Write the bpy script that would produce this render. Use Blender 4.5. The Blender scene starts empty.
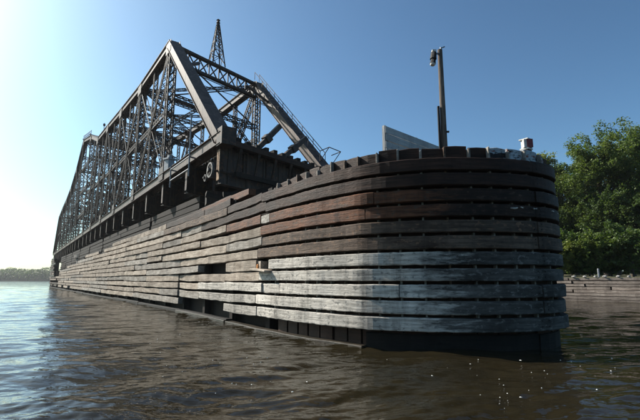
import bpy, bmesh, math, random
from mathutils import Vector, Matrix, noise
R = math.radians
S = bpy.context.scene
COL = S.collection
rnd = random.Random(11)

# ------------------------------------------------------------------ camera, sky, sun, exposure
CAM_H = 1.6
cam = bpy.data.cameras.new('camera'); camo = bpy.data.objects.new('camera', cam); COL.objects.link(camo)
camo.location = (0, 0, CAM_H); camo.rotation_euler = (R(90 + 9.3), 0, 0)
cam.sensor_width = 36; cam.lens = 24.02; cam.clip_start = 0.05; cam.clip_end = 9000
S.camera = camo
SUN_HEAD, SUN_EL = R(-65), R(36)
w = bpy.data.worlds.new('World'); S.world = w; w.use_nodes = True
nt = w.node_tree; nt.nodes.clear()
sky = nt.nodes.new('ShaderNodeTexSky'); sky.sky_type = 'NISHITA'; sky.sun_disc = False
sky.sun_elevation = SUN_EL; sky.sun_rotation = SUN_HEAD; sky.altitude = 700
sky.air_density = 1.0; sky.dust_density = 3.0; sky.ozone_density = 4.0
bg = nt.nodes.new('ShaderNodeBackground'); bg.inputs['Strength'].default_value = 0.062
wo = nt.nodes.new('ShaderNodeOutputWorld')
gmn = nt.nodes.new('ShaderNodeGamma'); gmn.inputs[1].default_value = 1.28          # one even grade of the whole sky
hsn = nt.nodes.new('ShaderNodeHueSaturation'); hsn.inputs['Saturation'].default_value = .96
mxn = nt.nodes.new('ShaderNodeMix'); mxn.data_type = 'RGBA'; mxn.blend_type = 'MULTIPLY'; mxn.inputs[0].default_value = 1; mxn.inputs[7].default_value = (.91, 1.10, .99, 1)
nt.links.new(sky.outputs[0], gmn.inputs[0]); nt.links.new(gmn.outputs[0], hsn.inputs['Color']); nt.links.new(hsn.outputs[0], mxn.inputs[6]); nt.links.new(mxn.outputs[2], bg.inputs[0])
nt.links.new(bg.outputs[0], wo.inputs[0])
sl = bpy.data.lights.new('sun', 'SUN'); sl.energy = 5.0; sl.angle = R(0.53); sl.color = (1.0, 0.93, 0.84)
so = bpy.data.objects.new('sun', sl); COL.objects.link(so)
sd = Vector((math.sin(SUN_HEAD) * math.cos(SUN_EL), math.cos(SUN_HEAD) * math.cos(SUN_EL), math.sin(SUN_EL)))
so.rotation_euler = sd.to_track_quat('Z', 'Y').to_euler(); so.location = (-40, 30, 60)
S.view_settings.view_transform = 'Standard'; S.view_settings.look = 'None'
S.view_settings.exposure = 0.72; S.view_settings.gamma = 1.0

# ------------------------------------------------------------------ helpers
class NB:
    """small node builder"""
    def __init__(s, name):
        s.m = bpy.data.materials.new(name); s.m.use_nodes = True
        s.t = s.m.node_tree; s.b = s.t.nodes['Principled BSDF']; s.out = s.t.nodes['Material Output']
    def n(s, typ, **kw):
        d = s.t.nodes.new(typ)
        for k, v in kw.items():
            if k in d.inputs: d.inputs[k].default_value = v
            else: setattr(d, k, v)
        return d
    def l(s, a, b): s.t.links.new(a, b)
    def noise(s, vec, scale, detail=6, rough=.6):
        d = s.n('ShaderNodeTexNoise'); d.inputs['Scale'].default_value = scale
        d.inputs['Detail'].default_value = detail; d.inputs['Roughness'].default_value = rough
        if vec: s.l(vec, d.inputs['Vector'])
        return d.outputs['Fac']
    def ramp(s, fac, stops):
        d = s.n('ShaderNodeValToRGB'); e = d.color_ramp.elements
        while len(e) < len(stops): e.new(.5)
        for i, (p, c) in enumerate(stops):
            e[i].position = p; e[i].color = (c[0], c[1], c[2], 1) if not isinstance(c, (int, float)) else (c, c, c, 1)
        s.l(fac, d.inputs['Fac']); return d.outputs['Color']
    def mix(s, fac, a, b, mode='MIX'):
        d = s.n('ShaderNodeMix', data_type='RGBA', blend_type=mode)
        for k, v in ((0, fac), (6, a), (7, b)):
            if isinstance(v, (int, float)): d.inputs[k].default_value = v
            elif isinstance(v, tuple): d.inputs[k].default_value = (v[0], v[1], v[2], 1)
            else: s.l(v, d.inputs[k])
        return d.outputs[2]
    def math(s, op, a, b=0.0):
        d = s.n('ShaderNodeMath', operation=op)
        for i, v in enumerate((a, b)):
            if isinstance(v, (int, float)): d.inputs[i].default_value = v
            else: s.l(v, d.inputs[i])
        return d.outputs[0]
    def mapping(s, vec, scale, loc=None):
        d = s.n('ShaderNodeMapping'); d.inputs['Scale'].default_value = scale
        s.l(vec, d.inputs['Vector'])
        if loc is not None: s.l(loc, d.inputs['Location'])
        return d.outputs[0]
    def bump(s, h, strength, dist, nrm=None):
        d = s.n('ShaderNodeBump'); d.inputs['Strength'].default_value = strength; d.inputs['Distance'].default_value = dist
        s.l(h, d.inputs['Height'])
        if nrm: s.l(nrm, d.inputs['Normal'])
        return d.outputs[0]

def wood(name, dark, light, stain, stain_lo=.55, stain_hi=.7, rough=.85, var=.28, blotch=None, lit_bleach=None):
    q = NB(name)
    uv = q.n('ShaderNodeUVMap').outputs[0]
    oi = q.n('ShaderNodeObjectInfo').outputs['Random']
    off = q.n('ShaderNodeCombineXYZ'); q.l(q.math('MULTIPLY', oi, 97.0), off.inputs[0]); q.l(q.math('MULTIPLY', oi, 31.0), off.inputs[1])
    g1 = q.noise(q.mapping(uv, (1.1, 16, 1), off.outputs[0]), 1.0, 8, .65)
    g2 = q.noise(q.mapping(uv, (2.2, 70, 1), off.outputs[0]), 1.0, 5, .6)
    pt = q.noise(q.mapping(uv, (.9, 2.6, 1), off.outputs[0]), 1.0, 7, .68)
    pt2 = q.noise(q.mapping(uv, (6, 9, 1), off.outputs[0]), 1.0, 4, .6)
    c = q.ramp(g1, [(.3, dark), (.68, light)])
    c = q.mix(q.ramp(pt, [(stain_lo, 0.0), (stain_hi, 1.0)]), c, stain)
    if lit_bleach:      # sunlit side painted paler along with real bleaching, ragged past the station given
        st_, wd_, cd, cl_ = lit_bleach
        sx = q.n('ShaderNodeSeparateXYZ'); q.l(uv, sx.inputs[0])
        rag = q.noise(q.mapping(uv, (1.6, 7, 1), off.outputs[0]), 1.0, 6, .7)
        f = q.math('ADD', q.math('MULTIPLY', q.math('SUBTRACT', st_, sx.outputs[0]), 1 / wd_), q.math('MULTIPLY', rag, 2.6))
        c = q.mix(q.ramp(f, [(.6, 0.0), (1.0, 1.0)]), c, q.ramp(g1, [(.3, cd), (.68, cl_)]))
    if blotch: c = q.mix(q.ramp(pt2, [(.56, 0.0), (.64, 1.0)]), c, blotch)
    crack = q.ramp(g2, [(.30, .22), (.42, 1.0)])
    c = q.mix(1.0, c, crack, 'MULTIPLY')
    sp = q.ramp(pt2, [(.28, .45), (.40, 1.0)]); c = q.mix(.8, c, sp, 'MULTIPLY')
    pos = q.n('ShaderNodeNewGeometry').outputs['Position']
    sk = q.noise(q.mapping(pos, (2.6, 2.6, .35)), 1.0, 6, .65)
    c = q.mix(q.math('MULTIPLY', q.ramp(sk, [(.52, 0.0), (.72, 1.0)]), .6), c, tuple(v * .45 for v in dark))
    lm_ = q.noise(q.mapping(pos, (.9, .9, .5)), 1.0, 4, .6)
    c = q.mix(q.math('MULTIPLY', q.ramp(lm_, [(.4, 1.0), (.6, 0.0)]), .30), c, tuple(v * .6 for v in dark))
    br = q.math('ADD', q.math('MULTIPLY', oi, var), 1.0 - var / 2)
    cc = q.n('ShaderNodeCombineColor'); [q.l(br, cc.inputs[i]) for i in range(3)]
    c = q.mix(1.0, c, cc.outputs[0], 'MULTIPLY')
    q.l(c, q.b.inputs['Base Color']); q.b.inputs['Roughness'].default_value = rough; q.b.inputs['Specular IOR Level'].default_value = .18
    hgt = q.math('ADD', q.math('MULTIPLY', g1, .6), q.math('ADD', q.math('MULTIPLY', g2, .5), q.math('MULTIPLY', pt2, .5)))
    q.l(q.bump(hgt, .9, .025), q.b.inputs['Normal'])
    return q.m

def solid(name, c1, c2, scale=3, rough=.7, metal=0, bump=.3, bd=.01, streak=None, spots=None):
    q = NB(name)
    tc = q.n('ShaderNodeTexCoord').outputs['Object']
    a = q.noise(tc, scale, 7, .65)
    c = q.ramp(a, [(.35, c1), (.66, c2)])
    if streak:
        st = q.noise(q.mapping(tc, (6, 6, .5)), 1, 5, .6)
        c = q.mix(q.ramp(st, [(.5, 0.0), (.68, 1.0)]), c, streak)
    if spots:
        st = q.noise(tc, scale * 3.1, 5, .7)
        c = q.mix(q.ramp(st, [(.55, 0.0), (.6, 1.0)]), c, spots)
    q.l(c, q.b.inputs['Base Color']); q.b.inputs['Roughness'].default_value = rough; q.b.inputs['Metallic'].default_value = metal; q.b.inputs['Specular IOR Level'].default_value = .3
    q.l(q.bump(q.noise(tc, scale * 7, 6, .7), bump, bd), q.b.inputs['Normal'])
    return q.m

M = {}
M['grey'] = wood('weathered_timber', (.19, .155, .12), (.49, .42, .345), (.18, .14, .105), .46, .68, var=.42)
M['grey2'] = wood('cool_weathered_timber', (.15, .135, .115), (.40, .365, .32), (.14, .115, .09), .46, .68, var=.4)
M['pale'] = wood('bleached_timber', (.36, .335, .30), (.78, .74, .685), (.27, .215, .16), .56, .72, var=.3, blotch=(.44, .35, .26))
M['brown'] = wood('creosoted_brown_timber', (.018, .0078, .0045), (.13, .05, .024), (.032, .0135, .008), .48, .66, rough=.65, blotch=(.22, .11, .065))
M['darkbrown'] = wood('creosoted_dark_timber', (.011, .0058, .0038), (.062, .029, .0175), (.019, .010, .007), .5, .66, rough=.65)
M['black'] = wood('tarred_black_timber', (.003, .0028, .0028), (.013, .0112, .011), (.006, .0056, .0056), .5, .66, rough=.55, var=.3)
M['slate'] = wood('grey_tarred_timber', (.018, .019, .021), (.10, .104, .11), (.03, .03, .031), .48, .66, rough=.62, var=.3, blotch=(.15, .155, .16))
M['nosetan'] = wood('worn_brown_grey_timber', (.04, .027, .019), (.18, .125, .09), (.04, .022, .014), .47, .66, rough=.7, var=.2, blotch=(.20, .12, .075))
M['wet'] = wood('wet_timber', (.006, .005, .0045), (.018, .015, .012), (.009, .009, .007), .5, .7, rough=.7)
M['sill'] = wood('algae_stained_timber', (.018, .015, .010), (.065, .05, .034), (.016, .016, .009), .45, .65, rough=.5)
M['peel'] = wood('peeling_painted_board', (.012, .011, .011), (.035, .03, .03), (.42, .47, .50), .47, .50, rough=.6, var=.2, blotch=(.26, .07, .04))
M['inner'] = wood('added_dark_fill_timber', (.008, .007, .006), (.03, .024, .02), (.02, .015, .012), .5, .7)
M['plyboard'] = wood('grey_board', (.30, .305, .305), (.50, .50, .49), (.36, .36, .35), .5, .7, var=.1)
M['polewood'] = wood('pole_wood', (.06, .047, .038), (.24, .19, .155), (.10, .078, .062), .5, .66, rough=.8)
M['bank'] = wood('bulkhead_timber', (.20, .165, .135), (.50, .425, .355), (.14, .11, .09), .48, .66, var=.6)
M['steel'] = solid('rusty_dark_steel', (.013, .009, .007), (.036, .024, .018), 1.6, .62, 0, .35, .01, streak=(.06, .043, .034), spots=(.075, .036, .02))
M['steel2'] = solid('brown_weathered_steel', (.022, .0135, .009), (.078, .049, .035), 1.3, .6, 0, .4, .01, streak=(.135, .09, .066), spots=(.032, .014, .007))
M['rust'] = solid('bright_rust_steel', (.16, .09, .05), (.38, .27, .17), 5, .8, 0, .6, .01, spots=(.07, .045, .03))
M['galv'] = solid('galvanised_rail', (.17, .185, .2), (.30, .315, .33), 6, .55, .2, .1, .003)
M['rimsteel'] = solid('worn_wheel_steel', (.04, .036, .032), (.10, .092, .085), 9, .6, .2, .3, .004)
M['white'] = solid('white_paint', (.42, .41, .38), (.66, .65, .62), 9, .6, 0, .2, .003, spots=(.3, .24, .18))
M['lens'] = solid('red_lens', (.10, .012, .012), (.20, .02, .018), 12, .2, 0, .05, .002)
M['orange'] = solid('orange_cut_end', (.42, .16, .05), (.6, .28, .1), 14, .8)
M['foam'] = solid('seed_fluff', (.65, .65, .6), (.8, .8, .77), 20, .9)
M['bark'] = solid('bark', (.04, .032, .025), (.11, .09, .07), 4, .9, 0, .8, .03)
M['rock'] = solid('pale_rock', (.22, .21, .19), (.40, .385, .36), 4, .9, 0, .6, .02)
M['pierstone'] = solid('pier_stone', (.10, .095, .085), (.2, .185, .165), 2, .9, 0, .6, .03)

def mesh_obj(name, verts, faces, mat, parent=None, uvs=None, smooth=False):
    me = bpy.data.meshes.new(name); me.from_pydata(verts, [], faces)
    if uvs is not None:
        ul = me.uv_layers.new(name='UVMap')
        flat = []
        for lp in me.loops: flat.extend(uvs[lp.vertex_index])
        ul.data.foreach_set('uv', flat)
    if smooth: me.polygons.foreach_set('use_smooth', [True] * len(me.polygons))
    me.materials.append(mat); me.update()
    o = bpy.data.objects.new(name, me); COL.objects.link(o)
    if parent: o.parent = parent
    return o
def empty(name, label=None, cat=None, group=None, loc=(0, 0, 0)):
    o = bpy.data.objects.new(name, None); COL.objects.link(o); o.location = loc; o.empty_display_size = .2
    if label: tag(o, label, cat, group)
    return o
def tag(o, label=None, cat=None, group=None, kind=None):
    if label: o['label'] = label
    if cat: o['category'] = cat
    if group: o['group'] = group
    if kind: o['kind'] = kind
    return o

class MB:
    """collects beams, boxes, tubes into one mesh"""
    def __init__(s): s.v = []; s.f = []; s.uv = []
    def add(s, vs, fs, uv=None):
        k = len(s.v); s.v += [tuple(p) for p in vs]; s.f += [tuple(i + k for i in f) for f in fs]
        s.uv += uv if uv else [(p[0] * .7 + p[1] * .7, p[2]) for p in vs]
    def beam(s, a, b, wx, wy, up=(0, 0, 1), off=(0, 0)):
        """rectangular bar from a to b; wx across, wy along 'up'"""
        a = Vector(a); b = Vector(b); d = (b - a); L = d.length
        if L < 1e-6: return
        d /= L; u = Vector(up); x = d.cross(u)
        if x.length < 1e-4: x = d.cross(Vector((1, 0, 0)))
        x.normalize(); y = x.cross(d).normalized()
        o = x * off[0] + y * off[1]
        vs = []; uv = []
        for i, p in enumerate((a, b)):
            for sx, sy in ((-1, -1), (1, -1), (1, 1), (-1, 1)):
                vs.append(p + o + x * sx * wx / 2 + y * sy * wy / 2); uv.append((i * L, sy * wy / 2 + sx * wx * .4))
        s.add(vs, [(0, 1, 5, 4), (1, 2, 6, 5), (2, 3, 7, 6), (3, 0, 4, 7), (3, 2, 1, 0), (4, 5, 6, 7)], uv)
    def box(s, c, sz, rz=0):
        m = Matrix.Rotation(rz, 3, 'Z'); c = Vector(c)
        vs = [c + m @ Vector((x * sz[0] / 2, y * sz[1] / 2, z * sz[2] / 2)) for z in (-1, 1) for x, y in ((-1, -1), (1, -1), (1, 1), (-1, 1))]
        s.add(vs, [(0, 1, 5, 4), (1, 2, 6, 5), (2, 3, 7, 6), (3, 0, 4, 7), (3, 2, 1, 0), (4, 5, 6, 7)])
    def tube(s, a, b, r0, r1, n=8, cap=True):
        a = Vector(a); b = Vector(b); d = (b - a); L = d.length; d.normalize()
        x = d.cross(Vector((0, 0, 1)))
        if x.length < 1e-3: x = Vector((1, 0, 0))
        x.normalize(); y = d.cross(x); vs = []; uv = []
        for i, (p, r) in enumerate(((a, r0), (b, r1))):
            for k in range(n):
                t = 2 * math.pi * k / n
                vs.append(p + x * math.cos(t) * r + y * math.sin(t) * r); uv.append((i * L, k / n))
        fs = [(k, (k + 1) % n, n + (k + 1) % n, n + k) for k in range(n)]
        if cap: fs += [tuple(range(n - 1, -1, -1)), tuple(range(n, 2 * n))]
        s.add(vs, fs, uv)
    def obj(s, name, mat, parent=None, smooth=False):
        return mesh_obj(name, s.v, s.f, mat, parent, s.uv, smooth)

# ------------------------------------------------------------------ water
def waves():
    r = random.Random(5); W = []
    for i in range(46):
        lam = .20 * (1.066 ** i) * r.uniform(.93, 1.07)
        ang = R(-24) + r.gauss(0, .55)
        amp = .0066 * lam ** .90 * r.uniform(.6, 1.3)
        if lam > 1.1: amp *= .55
        k = 2 * math.pi / lam
        W.append((k * math.sin(ang), k * math.cos(ang), amp, r.uniform(0, 6.28), lam))
    return W
def make_water():
    import numpy as np
    W = waves()
    front = np.radians(np.linspace(-56, 56, 600)); back = np.radians(np.linspace(56, 304, 42)[1:-1])
    ang = np.concatenate([front, back]); NA = len(ang)
    rad = np.concatenate([np.geomspace(.5, 3.6, 8)[:-1], np.geomspace(3.6, 220, 800)[:-1], np.geomspace(220, 5000, 50)]); NR = len(rad)
    rr, aa = np.meshgrid(rad, ang, indexing='ij')
    X = rr * np.sin(aa); Y = rr * np.cos(aa); Z = np.zeros_like(X)
    step = np.gradient(rad)[:, None] * np.ones_like(rr) * 1.3
    gust = .75 + .35 * np.sin(X * .21 + Y * .13 + 1) * np.sin(X * .09 - Y * .17 + 2)
    for kx, ky, A, ph, lam in W:
        fade = np.clip((lam / step - 2.2) / 3.0, 0, 1)
        wx = .35 * np.sin(X * .31 * ky / 6 + ph * 3) + .3 * np.sin(Y * .23 + ph)
        p = kx * (X + wx * .5) + ky * (Y + .4 * wx) + ph
        Z += A * fade * gust * (np.sin(p) + .18 * np.cos(2 * p))
    V = np.stack([X, Y, Z], -1).reshape(-1, 3)
    V = np.vstack([V, [[0, 0, 0]]])
    i = np.arange(NR - 1)[:, None] * NA; j = np.arange(NA)[None, :]; j2 = (j + 1) % NA
    F = np.stack([i + j, i + j2, i + NA + j2, i + NA + j], -1).reshape(-1, 4)[:, ::-1]
    c = len(V) - 1
    me = bpy.data.meshes.new('water')
    nq = len(F); nt_ = NA
    me.vertices.add(len(V)); me.vertices.foreach_set('co', V.astype('f4').ravel())
    tri = np.stack([np.arange(NA), np.full(NA, c), (np.arange(NA) + 1) % NA], -1)
    tri = tri[:, ::-1]
    loops = np.concatenate([F.ravel(), tri.ravel()]).astype('i4')
    me.loops.add(len(loops)); me.loops.foreach_set('vertex_index', loops)
    st = np.concatenate([np.arange(nq) * 4, nq * 4 + np.arange(nt_) * 3]).astype('i4')
    me.polygons.add(nq + nt_); me.polygons.foreach_set('loop_start', st)
    me.polygons.foreach_set('use_smooth', np.ones(nq + nt_, dtype=bool))
    me.update(calc_edges=True); me.validate()
    q = NB('river_water')
    tc = q.n('ShaderNodeTexCoord').outputs['Object']
    m1 = q.mapping(tc, (1.0, 1.9, 1)); n1 = q.noise(m1, 2.6, 3, .55); n2 = q.noise(q.mapping(tc, (1, 1.6, 1)), 9, 3, .55)
    n3 = q.noise(q.mapping(tc, (1.0, 1.8, 1)), .55, 3, .5)
    hgt = q.math('ADD', q.math('MULTIPLY', n1, .35), q.math('ADD', q.math('MULTIPLY', n2, .03), q.math('MULTIPLY', n3, 1.4)))
    q.l(q.bump(hgt, .62, .10), q.b.inputs['Normal'])
    q.l(q.ramp(q.noise(tc, .25, 4, .6), [(.3, (.014, .0112, .0055)), (.7, (.022, .0175, .009))]), q.b.inputs['Base Color'])
    q.b.inputs['Roughness'].default_value = .02; q.b.inputs['IOR'].default_value = 1.333
    me.materials.append(q.m)
    o = bpy.data.objects.new('water', me); COL.objects.link(o); tag(o, kind='structure')
    return o
make_water()

# river bed so that the water rests on something, far below the murk
mb = MB(); mb.box((0, 0, -4.2), (6000, 6000, .4)); tag(mb.obj('river_bed', M['pierstone']), kind='structure')

# ------------------------------------------------------------------ timber fender: plan curve
LEFT = [(-63, 101), (-22, 43.4), (-7.4, 23.1), (-3.35, 16.85), (-1.75, 14.3)]
NOSE = [(-1.75, 14.3), (-1.16, 13.46), (-.58, 12.66), (-.05, 11.98), (.36, 11.55), (.80, 11.10), (1.22, 10.70), (1.92, 10.36), (2.45, 10.19), (3.0, 10.11), (3.7, 10.1), (4.4, 10.17), (5.0, 10.34),
        (5.5, 10.6), (5.9, 10.98), (6.2, 11.48), (6.75, 12.75), (7.3, 14.3), (7.6, 15.8), (7.65, 17.4), (7.35, 19.0), (6.8, 20.3)]
RIGHT = [(6.8, 20.3), (-13, 48.5), (-52, 106)]
def smooth(P, n=4):
    out = []
    for i in range(len(P) - 1):
        p0, p1, p2, p3 = [Vector(P[max(0, min(len(P) - 1, i + k))]) for k in (-1, 0, 1, 2)]
        for k in range(n):
            u = k / n; out.append(tuple(.5 * ((2 * p1) + (p2 - p0) * u + (2 * p0 - 5 * p1 + 4 * p2 - p3) * u * u + (3 * p1 - p0 - 3 * p2 + p3) * u ** 3)))
    return out + [P[-1]]
N_CORNER = 6 * 4
NOSE = smooth(NOSE)
def cat_poly(): return LEFT + NOSE[1:] + RIGHT[1:]
def cumul(P):
    t = [0.0]
    for a, b in zip(P, P[1:]): t.append(t[-1] + math.dist(a, b))
    return t
PL = cat_poly(); TT = cumul(PL)
T0 = TT[len(LEFT) - 1]; TT = [t - T0 for t in TT]        # t = 0 where the rounded nose planking starts
T_CORNER = TT[len(LEFT) - 1 + N_CORNER]; T_NOSE_END = TT[len(LEFT) + len(NOSE) - 2]; T_FAR_L = TT[0]; T_FAR_R = TT[-1]
M['brown'] = wood('rusty_creosoted_timber_lit_shaded', (.010, .006, .004), (.05, .026, .016), (.016, .009, .006), .48, .66, rough=.65, blotch=(.08, .05, .035), lit_bleach=(T_CORNER + .7, 1.9, (.03, .012, .006), (.20, .078, .036)))  # rust tone on the sunlit side, shade painted in beyond the corner
M['nosegrey'] = wood('worn_grey_timber_lit_shaded', (.042, .038, .034), (.155, .143, .128), (.034, .029, .024), .45, .64, rough=.75, var=.45, blotch=(.20, .19, .172), lit_bleach=(T_CORNER + .75, 1.9, (.22, .20, .17), (.66, .61, .54)))  # bleaching plus painted sunlight before the corner, painted shade further round the nose
def C(t):
    t = max(TT[0], min(TT[-1] - 1e-5, t))
    for i in range(len(TT) - 1):
        if t <= TT[i + 1] or i == len(TT) - 2:
            f = (t - TT[i]) / (TT[i + 1] - TT[i]); a, b = PL[i], PL[i + 1]
            return Vector((a[0] + (b[0] - a[0]) * f, a[1] + (b[1] - a[1]) * f))
def CN(t):
    e = .18
    d = C(t + e) - C(t - e); d.normalize()
    return Vector((d.y, -d.x))           # points out of the fender (left / towards the camera)
def P3(t, out, z):
    p = C(t) + CN(t) * out
    return Vector((p.x, p.y, z))

fender = empty('timber_fender', 'long weathered timber pier fender with a rounded dark nose beside the swing bridge', 'pier fender', loc=(-7, 24, 0))
FOFF = Vector((-7, 24, 0))
def rebase(o, off=FOFF):
    for v in o.data.vertices: v.co -= off
    return o

def plank(t0, t1, z0, z1, o0, o1, mat, straight=False, jit=.005, tilt=0.0, sag=0.0, name='plank', parent=None, step=.45):
    """a timber laid along the plan curve, outer face at o1, inner face at o0"""
    r = rnd
    n = max(2, int(abs(t1 - t0) / step)); vs = []; uv = []; ch = .018
    A = (P3(t0, 0, 0), CN(t0)); B = (P3(t1, 0, 0), CN(t1))
    nn = (A[1] + B[1]).normalized()
    e0 = r.uniform(-.02, .02); ph = r.uniform(0, 9)
    for i in range(n + 1):
        f = i / n; t = t0 + (t1 - t0) * f
        if straight:
            p = A[0].lerp(B[0], f); nv = nn
        else:
            p = P3(t, 0, 0); nv = CN(t)
        jt = r.gauss(0, jit) + jit * .6 * math.sin(t * 1.7 + ph); jb = r.gauss(0, jit) + jit * .6 * math.sin(t * 1.3 + ph * 2)
        jo = r.gauss(0, jit * .5) + .016 * math.sin(t * 2.1 + ph * 3) + .008 * math.sin(t * 4.7 + ph)
        if i in (0, n): jt -= abs(r.gauss(0, .012)); jb += abs(r.gauss(0, .012))
        dz = tilt * (f - .5) - sag * math.sin(math.pi * f)
        zt = z1 + jt + dz; zb = z0 + jb + dz
        prof = [(o0, zb), (o1 - ch + jo, zb), (o1 + jo, zb + ch), (o1 + jo + e0 * .3, zt - ch), (o1 - ch + jo, zt), (o0, zt)]
        for k, (o, z) in enumerate(prof):
            vs.append((p.x + nv.x * o, p.y + nv.y * o, z)); uv.append((t, [-.2, zb, zb + .01, zt - .01, zt + .02, zt + .3][k]))
    m = 6; fs = []
    for i in range(n):
        for k in range(m):
            k2 = (k + 1) % m
            fs.append((i * m + k, i * m + k2, (i + 1) * m + k2, (i + 1) * m + k))
    fs.append(tuple(range(m - 1, -1, -1))); fs.append(tuple(n * m + k for k in range(m)))
    vs = [(x - FOFF.x, y - FOFF.y, z) for x, y, z in vs]
    o = mesh_obj(name, vs, fs, M[mat], parent or fender, uv)
    return o

PITCH = .376
def ztop(r): return 4.50 - PITCH * (r - 1)
# --- nose planking: pieces meet at the corner and at the bolted joint
JOINT = T_CORNER + 4.05
ST = [rnd.uniform(-.45, .35) for _ in range(12)]; ST[3] = -.05; ST[7] = .0; ST[8] = -.1
for r in range(1, 12):
    zt = ztop(r) + rnd.uniform(-.012, .012); zb = zt - rnd.uniform(.285, .305)
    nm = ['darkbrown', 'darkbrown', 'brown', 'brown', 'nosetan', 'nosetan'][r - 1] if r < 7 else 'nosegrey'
    lm = nm
    st = ST[r]
    if r == 3:
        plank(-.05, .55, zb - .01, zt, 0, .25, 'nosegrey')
    j1 = T_CORNER + rnd.choice((.03, .55, .25, -.25, .4, .8)) if r in (3, 4, 9) else None        # some rows are scarfed at the bend
    ta = .56 if r in (3, 7) else st
    tl = rnd.uniform(-.012, .012)
    if j1:
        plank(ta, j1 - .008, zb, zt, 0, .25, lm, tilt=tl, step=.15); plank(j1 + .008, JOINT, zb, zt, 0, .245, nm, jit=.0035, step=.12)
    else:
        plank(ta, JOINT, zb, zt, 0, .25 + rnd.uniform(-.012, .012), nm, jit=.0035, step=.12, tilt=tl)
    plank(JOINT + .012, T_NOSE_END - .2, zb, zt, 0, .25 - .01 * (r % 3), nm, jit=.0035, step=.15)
    for a in range(5):
        ta = T_NOSE_END - .18 + a * 20; tb = min(ta + 19.97, T_FAR_R)
        if tb > ta + 1: plank(ta, tb, zb, zt, 0, .25, 'grey' if r > 5 else 'darkbrown', straight=True, step=3)
# bolts at the joint and the corner
bolt_v = None
mbb = MB()
mbb.tube((0, 0, 0), (0, 0, .014), .02, .017, 8)
bolt0 = None
for r in range(1, 12):
    for t in (JOINT - .1, JOINT + .12):
        for dz in (-.07, -.2):
            p = P3(t, .248, ztop(r) + dz); n = CN(t); nv = Vector((n.x, n.y, 0))
            if bolt0 is None:
                bolt0 = mbb.obj('bolt', M['steel'], fender); o = bolt0
            else:
                o = bolt0.copy(); COL.objects.link(o)
            o.location = p - FOFF; o.rotation_euler = nv.to_track_quat('Z', 'Y').to_euler()

# --- vertical boards behind the nose planks, standing up above the top plank
t = .75; k = 0; R_END = T_NOSE_END - .3
while t < R_END:
    wd = rnd.uniform(.46, .60)
    f = min(1, t / 2.0)
    top = 4.84 + rnd.uniform(-.035, .03)
    if t < 1.6: top -= .09 * (1.6 - t) + .05
    px_right = T_CORNER + 2.9 < t < T_CORNER + 5.0
    fo = -.004 - rnd.uniform(0, .03)
    b = plank(t + .03, t + wd - .03, -.6, 4.3 if px_right else top, -.10, fo, 'darkbrown', jit=.006, name='vertical_board', step=.3)
    if px_right: plank(t + .03, t + wd - .03, 4.302, top, -.10, fo, 'peel', jit=.006, name='vertical_board', step=.3)
    sp = plank(t - .022, t + .022, .52, top - rnd.uniform(-.02, .10), -.08, .055 + rnd.uniform(0, .05), 'grey2' if rnd.random() < .7 else 'nosetan', jit=.004, name='batten', step=1)
    t += wd; k += 1
# short broken stubs at the left end of the nose
for tt, hh in ((.08, 4.60), (.3, 4.66), (.52, 4.70)):
    plank(tt, tt + .13, 3.6, hh, -.1, -.01, 'darkbrown', name='vertical_board', step=1)

# flecks of white paint left on the dark planks
for r, dt, ln in ((4, 3.35, .16), (4, 3.62, .06), (4, 3.95, .10), (4, 4.6, .10), (4, 5.05, .12), (4, 5.5, .08)):
    t_ = T_CORNER + dt; z_ = ztop(r) - .06 + rnd.uniform(-.03, .02)
    plank(t_, t_ + ln, z_ - rnd.uniform(.02, .045), z_, .2, .262, 'pale', name='paint_fleck', step=.05)
# --- left wall planking in bays, each row with its own joints
BAY = 3.35
NB_ = int(-T_FAR_L / BAY)
def left_mat(t, r):
    x = rnd.random()
    if t > -4 and r <= 2: return 'darkbrown'
    if t > -4 and r <= 3: return 'brown' if x < .6 else 'darkbrown'
    if t > -7.5 and r <= 1: return 'darkbrown'
    if t < -82: return 'darkbrown' if x < .45 else 'grey'
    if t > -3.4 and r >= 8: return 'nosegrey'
    return 'grey' if x < .58 else ('grey2' if x < .94 else 'nosetan')
def left_present(b, r):
    """b = bay index from the nose, 0.."""
    t = -(b + .5) * BAY
    if r == 7 and b == 1: return False
    if r == 11 and b in (1, 2): return False
    if r <= 0:
        if r == 0: return 1 <= b <= 8
        return False
    if t < -34 and r == 1: return b % 5 != 0 and t > -46
    if t < -52 and r == 2: return False
    if t < -66 and r <= 3: return False
    if -90 < t < -80 and r in (3, 4, 5, 6, 8): return r == 8 and b % 2 == 0
    if t < -80 and r in (4, 6, 9): return False
    if t < -90 and r <= 5: return b % 2 == 0
    if t < -60 and r == 11: return b % 3 != 0
    return True
for r in range(0, 12):
    b = 0
    while b < NB_:
        if not left_present(b, r): b += 1; continue
        ln = rnd.choice((1, 2, 2, 3)) if b < 6 else rnd.choice((3, 4, 5))
        if r == 8 and b == 0: ln = 1
        e = b
        while e < NB_ and e - b < ln and left_present(e, r): e += 1
        ta = -b * BAY - .02; tb = -e * BAY + .02
        if b == 0: ta = ST[r] - .03
        z1 = ztop(r) + .03 + rnd.uniform(-.02, .02); h = rnd.uniform(.285, .335)
        if b < 1: h = .30
        zdrop = .06 * (r / 11)
        m = left_mat((ta + tb) / 2, r)
        if b == 0 and r in (6, 7, 8): m = 'grey'
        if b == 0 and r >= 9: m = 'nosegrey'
        oo = .24 + rnd.uniform(-.035, .05)
        if r == 0: m = 'darkbrown' if b < 3 else 'grey'; oo = .1
        plank(tb, ta, z1 - h - zdrop, z1 - zdrop, -.02, oo, m, straight=True, tilt=rnd.uniform(-.05, .05), sag=rnd.uniform(-.01, .03), jit=.008)
        b = e
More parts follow.
